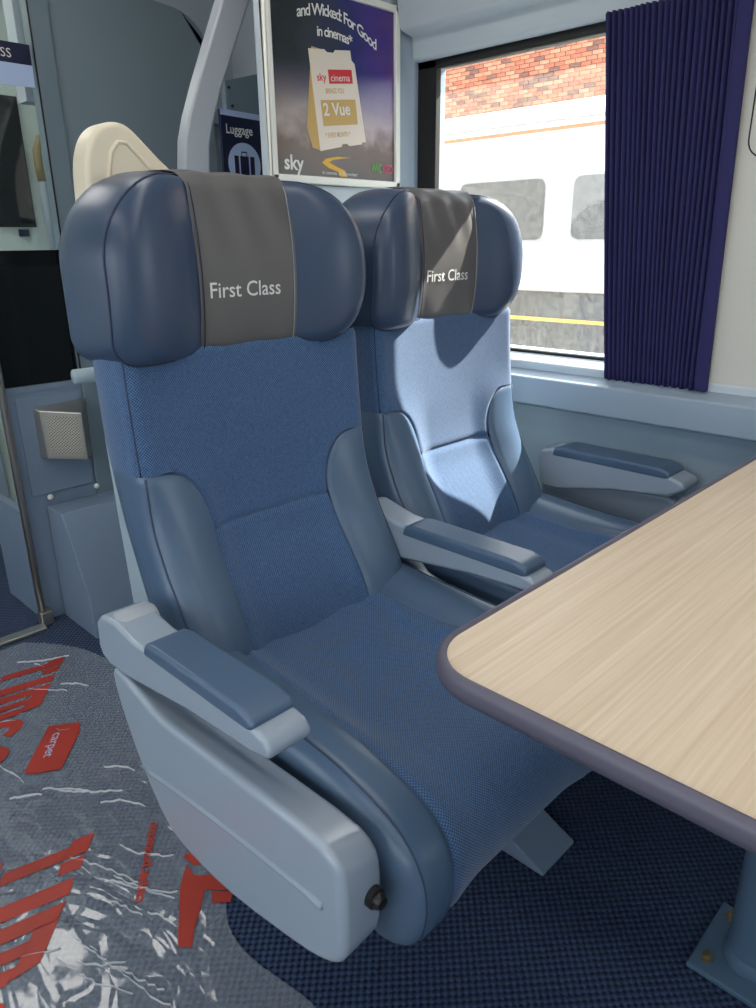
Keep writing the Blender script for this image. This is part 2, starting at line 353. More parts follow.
for i, x in enumerate((-0.35, 0.75)):
    lm = thing('ceiling_lamp', (x, -0.3, 2.10)); tag(lm, ['long white ceiling lamp strip over the far seats', 'long white ceiling lamp strip over the aisle'][i], 'lamp', 'ceiling lamps')
    box('housing', x-0.10, x+0.10, -2.3, 2.05, 2.07, 2.10, 'frame_white', lm, bevel=0.004)
    box('diffuser', x-0.085, x+0.085, -2.25, 2.0, 2.062, 2.072, 'lamp_diffuser', lm)

vl = thing('vestibule_fill_lamp', (0.6, 2.72, 2.10)); tag(vl, 'added square fill lamp brightening the vestibule from out of view', 'lamp')  # fill light added to brighten the vestibule, never in view
box('housing', 0.30, 0.90, 2.45, 2.95, 2.07, 2.10, 'frame_white', vl, bevel=0.004)
box('diffuser', 0.32, 0.88, 2.47, 2.93, 2.062, 2.072, 'lamp_diffuser', vl)
# poster end panel behind the window seat
pw = box('wall_end', 1.173, 1.66, 1.505, 1.535, 0.0, 2.1, 'panel_light', bevel=0.004); struct(pw, 'pale grey end panel behind the window seat carrying the poster', 'wall')
# luggage bay
bw = box('wall_bay', 1.30, 1.80, 2.36, 2.40, 0.0, 2.1, 'panel_light'); struct(bw, 'pale wall at the back of the luggage bay', 'wall')
br = box('wall_bay_side', 1.66, 1.72, 1.535, 2.36, 0.79, 2.1, 'panel_light'); struct(br, 'pale side wall inside the luggage bay', 'wall')
bl = prism('wall_bay_divider', [(1.345, 0), (1.655, 0), (1.655, 1.625), (1.49, 1.585), (1.345, 1.545)], 'y', 1.905, 1.925, 'panel_grey', bevel=0.002); struct(bl, 'grey divider panel inside the luggage bay behind the sign', 'panel')
for (x, z) in ((1.357, 1.53), (1.365, 1.485)): lathe('screw', [(0.004, -0.003), (0.004, 0.0)], (x, 1.905, z), 'black_plastic', bl, k=10, axis='y')
# dark partition with arched shoulder
arc = [(0.95, 0.0), (1.50, 0.0), (1.50, 1.70)]
for i in range(9):
    a = R(90*i/8); arc.append((1.36+0.14*math.cos(a), 1.68+0.105*math.sin(a)))
arc += [(1.2, 1.80), (1.06, 1.84), (0.95, 1.88)]
pd = prism('wall_partition', arc, 'y', 2.20, 2.24, 'panel_dark', bevel=0.006); struct(pd, 'dark grey vestibule partition with rounded shoulder', 'wall')
bxs = box('partition_edge', 0.945, 1.003, 2.185, 2.21, 0.0, 2.05, 'panel_grey', pd, bevel=0.004)
box('edge_gasket', 0.9435, 0.947, 2.183, 2.187, 0.73, 2.05, 'rubber_black', pd)
bt = box('wall_partition_top', 0.955, 1.66, 2.30, 2.36, 1.50, 2.1, 'panel_light'); struct(bt, 'pale coving above the vestibule partition', 'wall')
# glazed screen beside the doorway
gs = thing('glass_screen', (0.83, 2.20, 0.0)); tag(gs, 'glazed draught screen beside the vestibule doorway with black lower glass', 'screen', kind=None)
box('lower_panel', 0.715, 0.945, 2.195, 2.235, 0.0, 0.735, 'metal_painted', gs, bevel=0.002)
obj('access_cover', *boxv(0.745, 0.935, 2.188, 2.196, 0.41, 0.705), 'metal_painted', gs, bevel=0.002, seg=2)
box('lower_glass', 0.715, 0.945, 2.205, 2.217, 0.735, 1.108, 'black_glass', gs)
box('upper_glass', 0.715, 0.945, 2.207, 2.213, 1.108, 1.98, 'clear_glass', gs)
box('sill_strip', 0.715, 0.945, 2.192, 2.235, 0.720, 0.737, 'metal_painted', gs)
sb = box('sign_band', 0.718, 0.943, 2.203, 2.206, 1.570, 1.618, 'navy_sign', gs)
box('blue_band', 0.718, 0.943, 2.203, 2.206, 1.518, 1.570, 'pale_blue_print', gs)
text('lettering', 'FIRST CLASS', 0.030, lambda a, b: (0.893+a, 2.2025, 1.582+b), 'white_print', sb, align='RIGHT', space=1.05)
tube('door_post', [(0.708, 2.175, 0.03), (0.708, 2.175, 1.98)], 0.011, 'steel', gs, k=8)
box('post_foot', 0.697, 0.735, 2.155, 2.195, 0.0, 0.045, 'steel', gs, bevel=0.004)
box('reveal', 0.716, 0.742, 2.235, 2.48, 0.0, 0.36, 'metal_painted', gs, bevel=0.003)
th = box('door_threshold', -0.4, 0.70, 2.125, 2.165, 0.0, 0.012, 'steel', bevel=0.003); tag(th, 'steel threshold strip across the doorway floor', 'threshold', kind='structure')
# vestibule beyond
vy = 3.05; k = vy/3.2
vw = box('wall_vestibule', -1.3, 1.80, vy, vy+0.05, 0.0, 2.1, 'vestibule_pale'); struct(vw, 'pale vestibule wall seen through the glass', 'wall')
vlow = box('wainscot', -0.4, 0.94, vy-0.03, vy, 0.0, 1.10, 'wall_blue', vw, bevel=0.003)
vr = box('wall_vestibule_side', 1.50, 1.56, 2.40, vy, 0.0, 2.1, 'vestibule_pale'); struct(vr, 'pale side wall of the vestibule', 'wall')
vd = thing('vestibule_door_window', (1.1, vy, 1.1)); tag(vd, 'dark tinted door window seen through the vestibule glass', 'door window')
box('dark_pane', 0.55, 1.287*k+0.0, vy-0.012, vy-0.004, 1.12+0.07*k, 1.12+0.538*k, 'black_glass', vd, bevel=0.003)
box('notice', 1.215*k, 1.255*k, vy-0.008, vy-0.003, 1.12+0.035*k, 1.12+0.062*k, 'navy_sign', vd)
gr = thing('grab_rail', (1.34, vy, 1.1)); tag(gr, 'curved brown grab rail on the vestibule wall', 'grab rail')
px = lambda x, z, dy=0.03: (x*k, vy-dy, 1.12+(z-1.12)*k)
tube('rail', [px(1.42, 1.525), px(1.385, 1.53), px(1.345, 1.515), px(1.325, 1.47), px(1.324, 1.42), px(1.328, 1.36)], 0.016, 'handle_brown', gr)
tube('lower_rail', [px(1.328, 1.36), px(1.335, 1.2), px(1.34, 0.9)], 0.018, 'shell_plastic', gr)
tube('inner_rail', [px(1.375, 1.44), px(1.362, 1.42), px(1.366, 1.3), px(1.372, 1.23)], 0.011, 'cream_plastic', gr)
bs = box('blue_fascia', 0.9, 1.36, vy-0.02, vy-0.004, 1.935, 2.06, 'blue_print', vw)

# ================================================================== TABLE
tr_ = thing('table', (1.05, 0.0, 0.0)); tag(tr_, 'beech-topped table with dark grey edging in front of the seats', 'table')
TX0, TX1, TY0, TY1 = 0.468, 1.63, -0.42, 0.425
oo = rrect(TX0, TX1, TY0, TY1, 0.075, 12); ii = rrect(TX0+0.011, TX1-0.011, TY0+0.011, TY1-0.011, 0.064, 12)
prism('tabletop', ii, 'z', 0.7105, 0.7305, 'beech_laminate', tr_)
V, F = [], []
prof = [(0.0, 0.7308), (0.18, 0.7335), (0.5, 0.7335), (0.8, 0.7305), (1.0, 0.7245), (1.0, 0.718), (0.75, 0.7095), (0.0, 0.7075)]
n = len(oo)
for (a, z) in prof:
    for p, q in zip(ii, oo): V.append((p[0]+(q[0]-p[0])*a, p[1]+(q[1]-p[1])*a, z))
for i in range(len(prof)-1):
    for j in range(n): F.append((i*n+j, i*n+(j+1) % n, (i+1)*n+(j+1) % n, (i+1)*n+j))
obj('edging', V, F, 'table_edging', tr_, smooth=True)
prism('underside', ii, 'z', 0.7075, 0.7105, 'table_post', tr_)
LX, LY = 1.045, 0.178
lathe('post', [(0.040, 0.02), (0.040, 0.7075)], (LX, LY, 0), 'table_post', tr_, k=32)
lathe('collar', [(0.045, 0.010), (0.045, 0.022), (0.040, 0.032)], (LX, LY, 0), 'table_post', tr_, k=32)
fp = obj('foot_plate', *boxv(LX-0.08, LX+0.08, LY-0.075, LY+0.075, 0.0, 0.010), 'table_post', tr_, bevel=0.002, seg=2)
for sx in (-1, 1):
    for sy in (-1, 1):
        c = (LX+sx*0.053, LY+sy*0.053, 0.010)
        lathe('bolt', [(0.0085, 0), (0.0085, 0.006), (0.005, 0.007), (0.005, 0.014), (0.002, 0.015)], c, 'brass_bolt', fp, k=12)

# ================================================================== SEATS
yc = herm([.44, .50, .55, .60, .66, .70, .80, .90, .98], [.862, .868, .885, .912, .946, .958, .972, .981, .986])
def Ly(a): return sstep(.07, .185, a)*(1-0.35*sstep(.19, .235, a))
def yB(u, z):
    a = abs(u); return yc(z)-Ly(a)*0.040*sstep(.86, .64, z)-0.014*(a/.2)**2*sstep(.7, .85, z)
yback = herm([.44, .50, .595, .70, .79, .84, .90, .98], [.925, .938, .972, 1.010, 1.040, 1.050, 1.054, 1.058])
def cosp(n): return [0.5-0.5*math.cos(math.pi*i/(n-1)) for i in range(n)]
def patch(name, zs, uL, uR, mat, parent, sideL=False, sideR=False, ncol=30, proud=0.0, seam=0.0045, ends=(True, True)):
    """front skin of the backrest between uL(z) and uR(z), with optional side walls to the shell"""
    tc_ = cosp(ncol); rows = []
    zlo, zhi = zs[0], zs[-1]
    for z in zs:
        a, b = uL(z), uR(z); row = []; YBACK = yback(z)
        def front(u):
            y = yB(u, z)-proud
            dz = min(z-zlo if ends[0] else 9, zhi-z if ends[1] else 9)
            y += seam*math.exp(-(dz/0.006)**2)
            for (e, s) in ((a, sideL), (b, sideR)):
                d = abs(u-e)
                if s:
                    if d < 0.026: q = 1-d/0.026; y += 0.026*(1-math.sqrt(max(0, 1-q*q)))
                else: y += seam*math.exp(-(d/0.006)**2)
            return y
        fr = [(a+(b-a)*t_, 0) for t_ in tc_]
        fr = [(u, front(u), z) for u, _ in fr]
        if sideL:
            y_ = fr[0][1]; row += [(a-0.004*math.sin(math.pi*q), YBACK+(y_-YBACK)*q, z) for q in (0, .2, .4, .6, .8, .93)]
        row += fr
        if sideR:
            y_ = fr[-1][1]; row += [(b+0.004*math.sin(math.pi*q), YBACK+(y_-YBACK)*q, z) for q in (.93, .8, .6, .4, .2, 0)]
        rows.append(row)
    nj = len(rows[0])
    def uvf(i, j):
        s = 0
        for q in range(1, j+1): s += math.hypot(rows[i][q][0]-rows[i][q-1][0], rows[i][q][1]-rows[i][q-1][1])
        return (s, rows[i][j][2])
    uvs = []
    for i in range(len(rows)):
        s = -sum(math.hypot(rows[i][q][0]-rows[i][q-1][0], rows[i][q][1]-rows[i][q-1][1]) for q in range(1, nj))/2
        uvs.append([(s, rows[i][0][2])])
        for q in range(1, nj):
            s += math.hypot(rows[i][q][0]-rows[i][q-1][0], rows[i][q][1]-rows[i][q-1][1]); uvs[-1].append((s, rows[i][q][2]))
    return grid(name, lambda i, j: rows[i][j], len(rows), nj, mat, parent, uvfn=lambda i, j: uvs[i][j])
def lerp(a, b, n): return [a+(b-a)*i/(n-1) for i in range(n)]
def zclust(a, b, n): return [a+(b-a)*t_ for t_ in cosp(n)]

ZT, ZS, ZL = .798, .690, .47       # bolster top, lumbar seam, bottom of back
def hin(z):                        # inner half-width where fabric meets bolster
    if z <= .695: return .122+.010*(.695-z)/.22
    q = (z-.695)/(ZT-.695); return .122+.075*(1-math.sqrt(max(0, 1-q*q)))
def hout(z): return .233+.003*sstep(.80, .70, z)

# headrest
hw, hz0, hz1 = .240, .958, 1.213; hzc = (hz0+hz1)/2; hhz = (hz1-hz0)/2
hy = herm([0, .085, .10, .125, .155, .190, .215, .24], [.986, .985, .977, .963, .951, .945, .947, .954])
def hfront(u, z): return hy(abs(u))+0.018*((z-1.075)/.14)**2-0.006
def hedge(r): q = max(0, (r-.84)/.16); return 0.016*(1-math.sqrt(max(0, 1-q*q)))

def chaikin(poly, n=2):
    for _ in range(n):
        o_ = []
        for i, p in enumerate(poly):
            q = poly[(i+1) % len(poly)]; o_ += [(p[0]*.75+q[0]*.25, p[1]*.75+q[1]*.25), (p[0]*.25+q[0]*.75, p[1]*.25+q[1]*.75)]
        poly = o_
    return poly
def dense(poly, d):
    out = []
    for i, p in enumerate(poly):
        q = poly[(i+1) % len(poly)]; l = math.hypot(q[0]-p[0], q[1]-p[1]); k = max(1, int(round(l/d)))
        if l < 1e-6: continue
        out += [(p[0]+(q[0]-p[0])*t/k, p[1]+(q[1]-p[1])*t/k) for t in range(k)]
    return out
def make_seat(cx, dy, label, aisle):
    root = thing('first_class_seat', (cx, .65+dy, 0), base=(0, .65, 0)); tag(root, label, 'seat', 'first class seats')
    P = root
    # --- backrest
    full = patch('back_panel', zclust(ZT, .975, 26), lambda z: -hout(z), lambda z: hout(z), 'blue_woven_fabric', P, True, True, 60, ends=(False, True))
    patch('mid_back_panel', zclust(ZS, ZT, 18), lambda z: -hin(z), lambda z: hin(z), 'blue_woven_fabric', P, ncol=44, ends=(True, False))
    patch('lumbar_panel', zclust(ZL, ZS, 26), lambda z: -hin(z), lambda z: hin(z), 'blue_woven_fabric', P, ncol=44, ends=(False, True))
    patch('side_bolster', zclust(ZL, ZT, 36), lambda z: -hout(z), lambda z: -hin(z), 'navy_leather', P, True, False, 26, proud=0.0, seam=0.0030, ends=(False, True))
    patch('side_bolster', zclust(ZL, ZT, 36), lambda z: hin(z), lambda z: hout(z), 'navy_leather', P, False, True, 26, proud=0.0, seam=0.0030, ends=(False, True))
    for s in (-1, 1):
        pts = [(s*(hout(z)-0.010), yB(hout(z)-0.010, z)+0.0055, z) for z in lerp(ZL, ZT-.004, 20)]
        tube('piping', pts, 0.0018, 'seam_navy', P, k=6)
        pts = [(s*(hout(z)-0.006), yB(hout(z)-0.006, z)+0.010, z) for z in lerp(ZT, .968, 12)]
        tube('piping', pts, 0.0014, 'piping_navy', P, k=6)
    # stitched line across the upper back
    # --- shell behind the back
    prism('back_shell', [(1.00, .955), (1.050, .955), (1.056, .92), (1.057, .84), (1.048, .71), (1.036, .57), (1.02, .29), (.91, .29), (.92, .48), (.955, .60), (.99, .70), (1.02, .80), (1.03, .90)], 'x', -.2325, .2325, 'shell_plastic', P, bevel=0.006, seg=3)
    prism('headrest_shell', [(-.20, .90), (.20, .90), (.205, 1.10), (.19, 1.17), (.14, 1.205), (-.14, 1.205), (-.19, 1.17), (-.205, 1.10)], 'y', 1.055, 1.125, 'shell_plastic', P, bevel=0.016, seg=4)
    # --- headrest leather body
    out = dense(rrect(-hw, hw, hz0, hz1, (.036, .105, .138, .122), 12), .012); n = len(out)
    rs = [0.0001, .1, .2, .3, .4, .5, .58, .66, .74, .80, .85, .89, .925, .955, .98, 1.0]
    V, F = [], []
    for r in rs:
        for (a, b) in out:
            u, z = a*r, hzc+(b-hzc)*r
            V.append((u, hfront(u, z)+hedge(r), z))
    def side(qy, grow):
        for (a, b) in out:
            y_f = hfront(a, b)+0.016; y = y_f+(1.105-y_f)*qy
            V.append((a*(1+grow), y, hzc+(b-hzc)*(1+grow*2.2)))
    for (qy, g) in ((.05, .006), (.2, .016), (.45, .024), (.7, .026), (.88, .020), (1.0, .0)): side(qy, g)
    for r in (.8, .4, .0001):
        for (a, b) in out: V.append((a*r, 1.105+0.004, hzc+(b-hzc)*r))
    nr = len(V)//n
    for i in range(nr-1):
        for j in range(n): F.append((i*n+j, i*n+(j+1) % n, (i+1)*n+(j+1) % n, (i+1)*n+j))
    hr = obj('headrest', V, F, 'headrest_leather', P, smooth=True)
    tube('piping', [(a*1.003, hfront(a, b)+0.017, hzc+(b-hzc)*1.004) for a, b in out], 0.0018, 'piping_navy', hr, k=6, closed=True)
    # --- antimacassar strap draped over the headrest
    path = []
    for z in lerp(.955, 1.204, 34):
        path.append((None, z))
    ws = .093
    def strap(i, j):
        u = -ws+2*ws*(j/24)
        if i < 34:
            z = path[i][1]; r = min(1, abs(z-hzc)/hhz)
            y = min(hfront(u, z), hfront(0, z))+hedge(r)-0.0045
            # soft drape creases near the top
            y -= 0.0022*math.sin(u*95+(z-1.1)*30)*sstep(1.08, 1.18, z)+0.0015*math.sin(u*60-2)*sstep(1.04, .97, z)
            y += 0.003*sstep(.085, .093, abs(u))
            return (u, y, z)
        q = (i-33)/10
        yt = hfront(0, 1.204)+0.010; a = q*math.pi/2
        return (u, yt+(1.112-yt)*(1-math.cos(a))*1.0-0.004, 1.204+0.0225*math.sin(a)**0.5+0.0015*math.sin(u*80))
    st = grid('headrest_strap', strap, 44, 25, 'taupe_leather', P)
    for s in (-1, 1):
        pts = []
        for i in range(0, 34, 1):
            z = path[i][1]; r = min(1, abs(z-hzc)/hhz); pts.append((s*(ws-0.006), hfront(ws-.006, z)+hedge(r)-0.0055, z))
        tube('stitch_line', pts, 0.0009, 'stitch_pale' if s > 0 else 'piping_navy', st, k=5)
    def tx(a, b):
        z = 1.043+b; r = min(1, abs(z-hzc)/hhz); u = -0.008+a
        y = min(hfront(u, z), hfront(0, z))+hedge(r)-0.0045-0.0011-0.0022*math.sin(u*95+(z-1.1)*30)*sstep(1.08, 1.18, z)-0.0015*math.sin(u*60-2)*sstep(1.04, .97, z)
        return (u, y, z)
    text('embroidered_lettering', 'First Class', 0.0325, tx, 'white_print', st, align='CENTER', space=1.0, bold=0.0002)
    # --- cushion
    prof = [(.905, .508), (.86, .503), (.80, .498), (.70, .492), (.60, .490), (.53, .490), (.48, .487), (.452, .479), (.428, .462), (.414, .438), (.409, .41), (.411, .38), (.419, .352), (.435, .332), (.46, .325)]
    L = [0]
    for a, b in zip(prof, prof[1:]): L.append(L[-1]+math.hypot(b[0]-a[0], b[1]-a[1]))
    fy, fz = herm(L, [p[0] for p in prof]), herm(L, [p[1] for p in prof]); LT = L[-1]
    S = lerp(0, LT, 60)
    def hf(s): return .150+.024*sstep(.15, .42, s)
    U = .252
    def raise_(u, s):
        a = abs(u); front = sstep(.30, .50, s)
        v = sstep(.10, .20, a)*(0.040*(1-front)+0.010*front)-0.010*(1-sstep(0, .12, a))*(1-front)
        return v
    def cpt(u, s, da, isout):
        e = 1e-3; ty, tz = fy(s+e)-fy(s-e), fz(s+e)-fz(s-e); l = math.hypot(ty, tz) or 1; ny, nz = -tz/l, ty/l
        if nz < 0 and s < .1: ny, nz = -ny, -nz
        ny, nz = (tz/l, -ty/l)
        o_ = raise_(u, s)-0.006*math.exp(-(da/.006)**2)
        if isout < .034: q = 1-isout/.034; o_ -= 0.034*(1-math.sqrt(max(0, 1-q*q)))
        return (u, fy(s)+ny*o_, fz(s)+nz*o_)
    def fab(i, j):
        s = S[i]; h = hf(s); u = -h+2*h*cosp(44)[j]; return cpt(u, s, h-abs(u), 9)
    grid('seat_cushion', fab, 60, 44, 'blue_woven_fabric', P, uvfn=lambda i, j: (fab(i, j)[0], S[i]))
    for sg in (-1, 1):
        tc_ = cosp(22)
        def lea(i, j):
            s = S[i]; h = hf(s)
            if j < 22:
                a = h+(U-h)*tc_[j]; p = cpt(a, s, a-h, U-a); return (sg*p[0], p[1], p[2])
            p = cpt(U, s, 9, 0); q = (j-21)/6; cyy, czz = min(max(p[1], .49), .88), .405
            return (sg*(U-0.006*q), p[1]+(cyy-p[1])*q, p[2]+(czz-p[2])*q)
        grid('cushion_side', lea, 60, 28, 'navy_leather', P)
        pts = []
        for s in S[4:]:
            p = cpt(U-.022, s, 9, .022); pts.append((sg*p[0], p[1], p[2]+0.0005))
        tube('piping', pts, 0.0014, 'seam_navy', P, k=6)
    prism('seat_pan', [(.46, .325), (.92, .30), (1.0, .30), (1.0, .47), (.90, .47), (.90, .40), (.48, .40)], 'x', -.235, .235, 'shell_plastic', P, bevel=0.01)
    return root

seatA = make_seat(0.710, 0.0, 'aisle-side blue first class seat with cream grab handle and grey console', True)
seatW = make_seat(1.252, 0.038, 'window-side blue first class seat with sunlight across its backrest', False)

def arm_pad(x0, x1, y0, y1, z0, z1, P, rise=0.0):
    """padded leather top with sloped front end"""
    poly = [(y0+.012, z0), (y0, z0+.006), (y0+.006, z1-.006+rise), (y0+.03, z1+rise), (y1-.03, z1), (y1-.008, z1-.004), (y1, z0)]
    return prism('arm_pad', poly, 'x', x0, x1, 'navy_leather', P, bevel=0.008, seg=4)
# --- aisle arm (coordinates: world x made relative to the seat centre)
ax = 0.710
arm = prism('armrest', [(.940, .575), (.937, .615), (.92, .630), (.88, .634), (.83, .624), (.565, .622), (.545, .618), (.535, .606), (.539, .594), (.57, .588), (.70, .578), (.85, .556), (.91, .552), (.932, .560)], 'x', .374-ax, .436-ax, 'seat_plastic', seatA, bevel=0.012, seg=4)
arm_pad(.373-ax, .437-ax, .562, .805, .614, .638, arm)
lathe('pivot_cap', [(.0, -.030), (.019, -.029), (.024, -.022), (.024, .022), (.019, .029), (.0, .030)], (.410-ax, .888, .616), 'bar_grey', arm, k=20, axis='x')
# --- side console (fairing)
cpoly = [(.925, .548), (.918, .500), (.895, .445), (.862, .385), (.815, .328), (.775, .312), (.70, .308), (.63, .314), (.50, .342), (.455, .360), (.436, .378), (.430, .41), (.430, .495), (.440, .520), (.470, .533), (.60, .530), (.74, .524), (.80, .522), (.86, .540), (.90, .552)]
ci = [(y+(.64-y)*.02, z-(0.022 if z > .47 else 0)) for y, z in cpoly]
cpoly = chaikin(cpoly, 1); ci = chaikin(ci, 1)
con = prism('side_console', cpoly, 'x', .378-ax, .446-ax, 'seat_plastic', seatA, bevel=0.014, seg=5, taper=ci)
pts = []
for q in lerp(0, 1, 14): pts.append((.3785-ax, .866+(.462-.866)*q, .400+(.446-.400)*q+0.006*math.sin(math.pi*q)))
tube('console_ridge', pts, [.002]+[.0042]*12+[.0055], 'seat_plastic', con, k=8)
lathe('recline_button', [(.0, -.014), (.007, -.014), (.009, -.011), (.009, -.006), (.0125, -.005), (.0125, .003), (.0, .004)], (.424-ax, .430, .447), 'black_plastic', con, k=18, axis='y')
# --- cream grab handle on the shoulder
hx = lambda pts_: [(a-ax, b) for a, b in pts_]
outer = hx([(.522, 1.13), (.524, 1.19), (.527, 1.232), (.536, 1.260), (.549, 1.278), (.567, 1.288), (.588, 1.290), (.604, 1.284), (.620, 1.270), (.650, 1.242), (.69, 1.212), (.70, 1.13)])
gh = prism('grab_handle', chaikin(outer), 'y', 1.100, 1.150, 'cream_plastic', seatA, bevel=0.010, seg=4)
inner = hx([(.556, 1.15), (.560, 1.215), (.568, 1.248), (.580, 1.262), (.594, 1.262), (.607, 1.250), (.632, 1.225), (.65, 1.15)])
tube('handle_rim', [(a, 1.1005, b) for a, b in inner], 0.0035, 'cream_plastic', gh, k=8)
# --- pedestal bracket on the floor, visible under the cushion front
box('floor_bracket', .66-ax, .74-ax, .74, .90, 0.0, .31, 'metal_painted', seatA, bevel=0.004)
# --- divider fairing between the cushions
wx = 1.252; wd = -0.038
box('floor_bracket', 1.44-wx, 1.50-wx, .66, .86, 0.0, .31, 'metal_painted', seatW, bevel=0.004)
Yw = lambda pts_: [(a+wd, b) for a, b in pts_]
ca = thing('centre_armrest', (.975, .76, 0)); tag(ca, 'grey armrest with navy leather pad standing between the two seats', 'armrest')
prism('divider_fairing', [(.95, .585), (.905, .560), (.873, .536), (.84, .512), (.80, .503), (.70, .497), (.58, .490), (.52, .470), (.52, .36), (.95, .36)], 'x', .966, 1.000, 'seat_plastic', ca, bevel=0.010, seg=4)
prism('pedestal', [(.518, .0), (.518, .008), (.625, .055), (.66, .30), (.86, .30), (.84, .0)], 'x', .955, 1.068, 'metal_painted', ca, bevel=0.003)
marm = prism('armrest', [(.99, .60), (.985, .632), (.96, .640), (.88, .622), (.60, .606), (.572, .600), (.562, .588), (.575, .576), (.70, .570), (.88, .548), (.96, .552)], 'x', .937, .999, 'seat_plastic', ca, bevel=0.011, seg=4)
arm_pad(.936, 1.000, .582, .865, .598, .624, marm)
# --- window side arm
wa = prism('armrest', Yw([(.96, .60), (.955, .624), (.92, .632), (.88, .626), (.62, .622), (.588, .612), (.585, .596), (.62, .574), (.75, .560), (.90, .530), (.95, .53)]), 'x', 1.556-wx, 1.640-wx, 'seat_plastic', seatW, bevel=0.012, seg=4)
arm_pad(1.555-wx, 1.641-wx, .618+wd, .925+wd, .612, .638, wa)
prism('wall_moulding', Yw([(.98, .30), (.98, .56), (.90, .545), (.82, .545), (.70, .560), (.64, .560), (.60, .545), (.58, .50), (.56, .30)]), 'x', 1.605-wx, 1.664-wx, 'seat_plastic', seatW, bevel=0.012, seg=4)

# ================================================================== CURTAIN
cu = thing('curtain', (1.64, .735, .80)); tag(cu, 'pleated navy blue window curtain hanging beside the window', 'curtain')
NP = 22; nj = NP*8+1
def cur(i, j):
    q = i/40; z = .805+(1.575-.805)*q; t_ = j/(nj-1)
    w_ = 0.003*math.sin(j*.05+q*4)
    ya = .843+.078*q; yb = .620+.022*q
    y = ya+(yb-ya)*t_+w_*.5
    amp = .0095*(0.85+.3*math.sin(j*.13))*(1-0.25*math.exp(-(q/.06)))
    x = 1.640+amp*math.sin(2*math.pi*NP*t_+.6*math.sin(3*q+j*.02))
    return (x, y, z+0.002*math.sin(j*.4)*(1-q))
c_ = grid('pleats', cur, 41, nj, 'curtain_navy', cu); md = c_.modifiers.new('s', 'SOLIDIFY'); md.thickness = 0.0015
h_ = prism('hem', [(1.634, .624), (1.646, .624), (1.646, .597), (1.634, .597)], 'z', .804, 1.575, 'curtain_navy', cu, bevel=0.003)
for v in h_.data.vertices:
    if v.co.z > .5: v.co.y += .018

# ================================================================== POSTER
po = thing('poster', (1.395, 1.495, 1.45)); tag(po, 'framed cinema poster with a paper ticket on a dark violet print', 'poster')
X0, X1, Z0, Z1 = 1.170, 1.612, 1.258, 1.690
boxes('frame', [(X0, X0+.018, 1.488, 1.505, Z0, Z1), (X1-.018, X1, 1.488, 1.505, Z0, Z1), (X0, X1, 1.488, 1.505, Z0, Z0+.018), (X0, X1, 1.488, 1.505, Z1-.016, Z1)], 'frame_white', po, bevel=0.003)
pv = [(X0+.015, 1.4965, Z0+.015), (X1-.015, 1.4965, Z0+.015), (X1-.015, 1.4965, Z1-.013), (X0+.015, 1.4965, Z1-.013)]
pr = obj('print', pv, [(0, 1, 2, 3)], 'poster_print', po, uvs=[(0, 0), (1, 0), (1, 1), (0, 1)])
def PP(u, v, d=0): return (X0+.016+u*(X1-X0-.032), 1.4960-d, Z0+.016+v*(Z1-Z0-.03))
PW = X1-X0-.032; PH = Z1-Z0-.03
def ticket(name, pts, mat, d): return flat(name, pts, lambda a, b: PP(a, b, d), mat, pr)
ticket('ticket_behind', [(.245, .27), (.285, .165), (.36, .15), (.38, .70), (.30, .705)], 'gold_print', .0002)
ticket('ticket_behind', [(.60, .69), (.645, .66), (.735, .23), (.60, .21)], 'ticket_paper', .0002)
tk = ticket('ticket', [(.275, .690), (.40, .704), (.42, .692), (.47, .695), (.485, .712), (.61, .728), (.70, .215), (.59, .196), (.565, .207), (.53, .202), (.52, .186), (.345, .150)], 'ticket_paper', .0004)
def TK(u, v, d=.0006):  # ticket local frame
    return PP(.278+.335*u+.072*(1-v)+.01, .158+.535*v+.042*u, d)
sky = flat('cinema_block', [(.36, .66), (.94, .66), (.94, .80), (.36, .80)], TK, 'sky_red', tk)
text('cinema_lettering', 'cinema', .030, lambda a, b: TK(.40+a*5.6, .685+b*3.4, .0008), 'white_print', tk)
text('sky_lettering', 'sky', .030, lambda a, b: TK(.08+a*5.6, .69+b*3.6), 'sky_red', tk, bold=.0005)
text('brings_lettering', 'BRINGS YOU', .018, lambda a, b: TK(.25+a*4.3, .565+b*4.0), 'gold_print', tk, bold=.0004)
flat('gold_bar', [(.10, .24), (.96, .24), (.96, .50), (.10, .50)], TK, 'gold_print', tk)
text('offer_lettering', '2 Vue', .05, lambda a, b: TK(.14+a*5.6, .345+b*3.6, .0008), 'white_print', tk, bold=.001)
text('month_lettering', '* EVERY MONTH *', .018, lambda a, b: TK(.12+a*4.2, .12+b*4.0), 'gold_print', tk, bold=.0004)
# curved headline
def arcs(body, size, u0, v0, length, bend, dr=.065):
    return lambda a, b: PP(u0+a/PW, v0+b/PH+bend*math.sin(math.pi*min(max(a/length, 0), 1))-dr*(a/length)**2, .0006)
text('headline', 'and Wicked: For Good', .034, arcs('', .034, .20, .835, .25, .055), 'white_print', pr, bold=.0005, space=.82)
text('headline_second', 'in cinemas*', .030, arcs('', .03, .345, .765, .13, .012, .02), 'white_print', pr, bold=.0005, space=.85)
text('brand_lettering', 'sky', .046, lambda a, b: PP(.06+a/PW, .035+b/PH, .0006), 'white_print', pr, bold=.001)
text('date_lettering', 'in cinemas 21 November', .012, lambda a, b: PP(.355+a/PW, .022+b/PH, .0008), 'white_print', pr)
text('film_lettering', 'WIC', .030, lambda a, b: PP(.78+a/PW*.7, .055+b/PH, .0006), 'green_print', pr, bold=.0005)
text('film_lettering', 'KED', .030, lambda a, b: PP(.78+.105+a/PW*.7, .055+b/PH, .0006), 'pink_print', pr, bold=.0005)
road = [(.62, .135), (.50, .133), (.40, .115), (.37, .09), (.42, .065), (.50, .045), (.52, .02), (.58, .02), (.56, .055), (.47, .08), (.43, .095), (.46, .112), (.53, .123)]
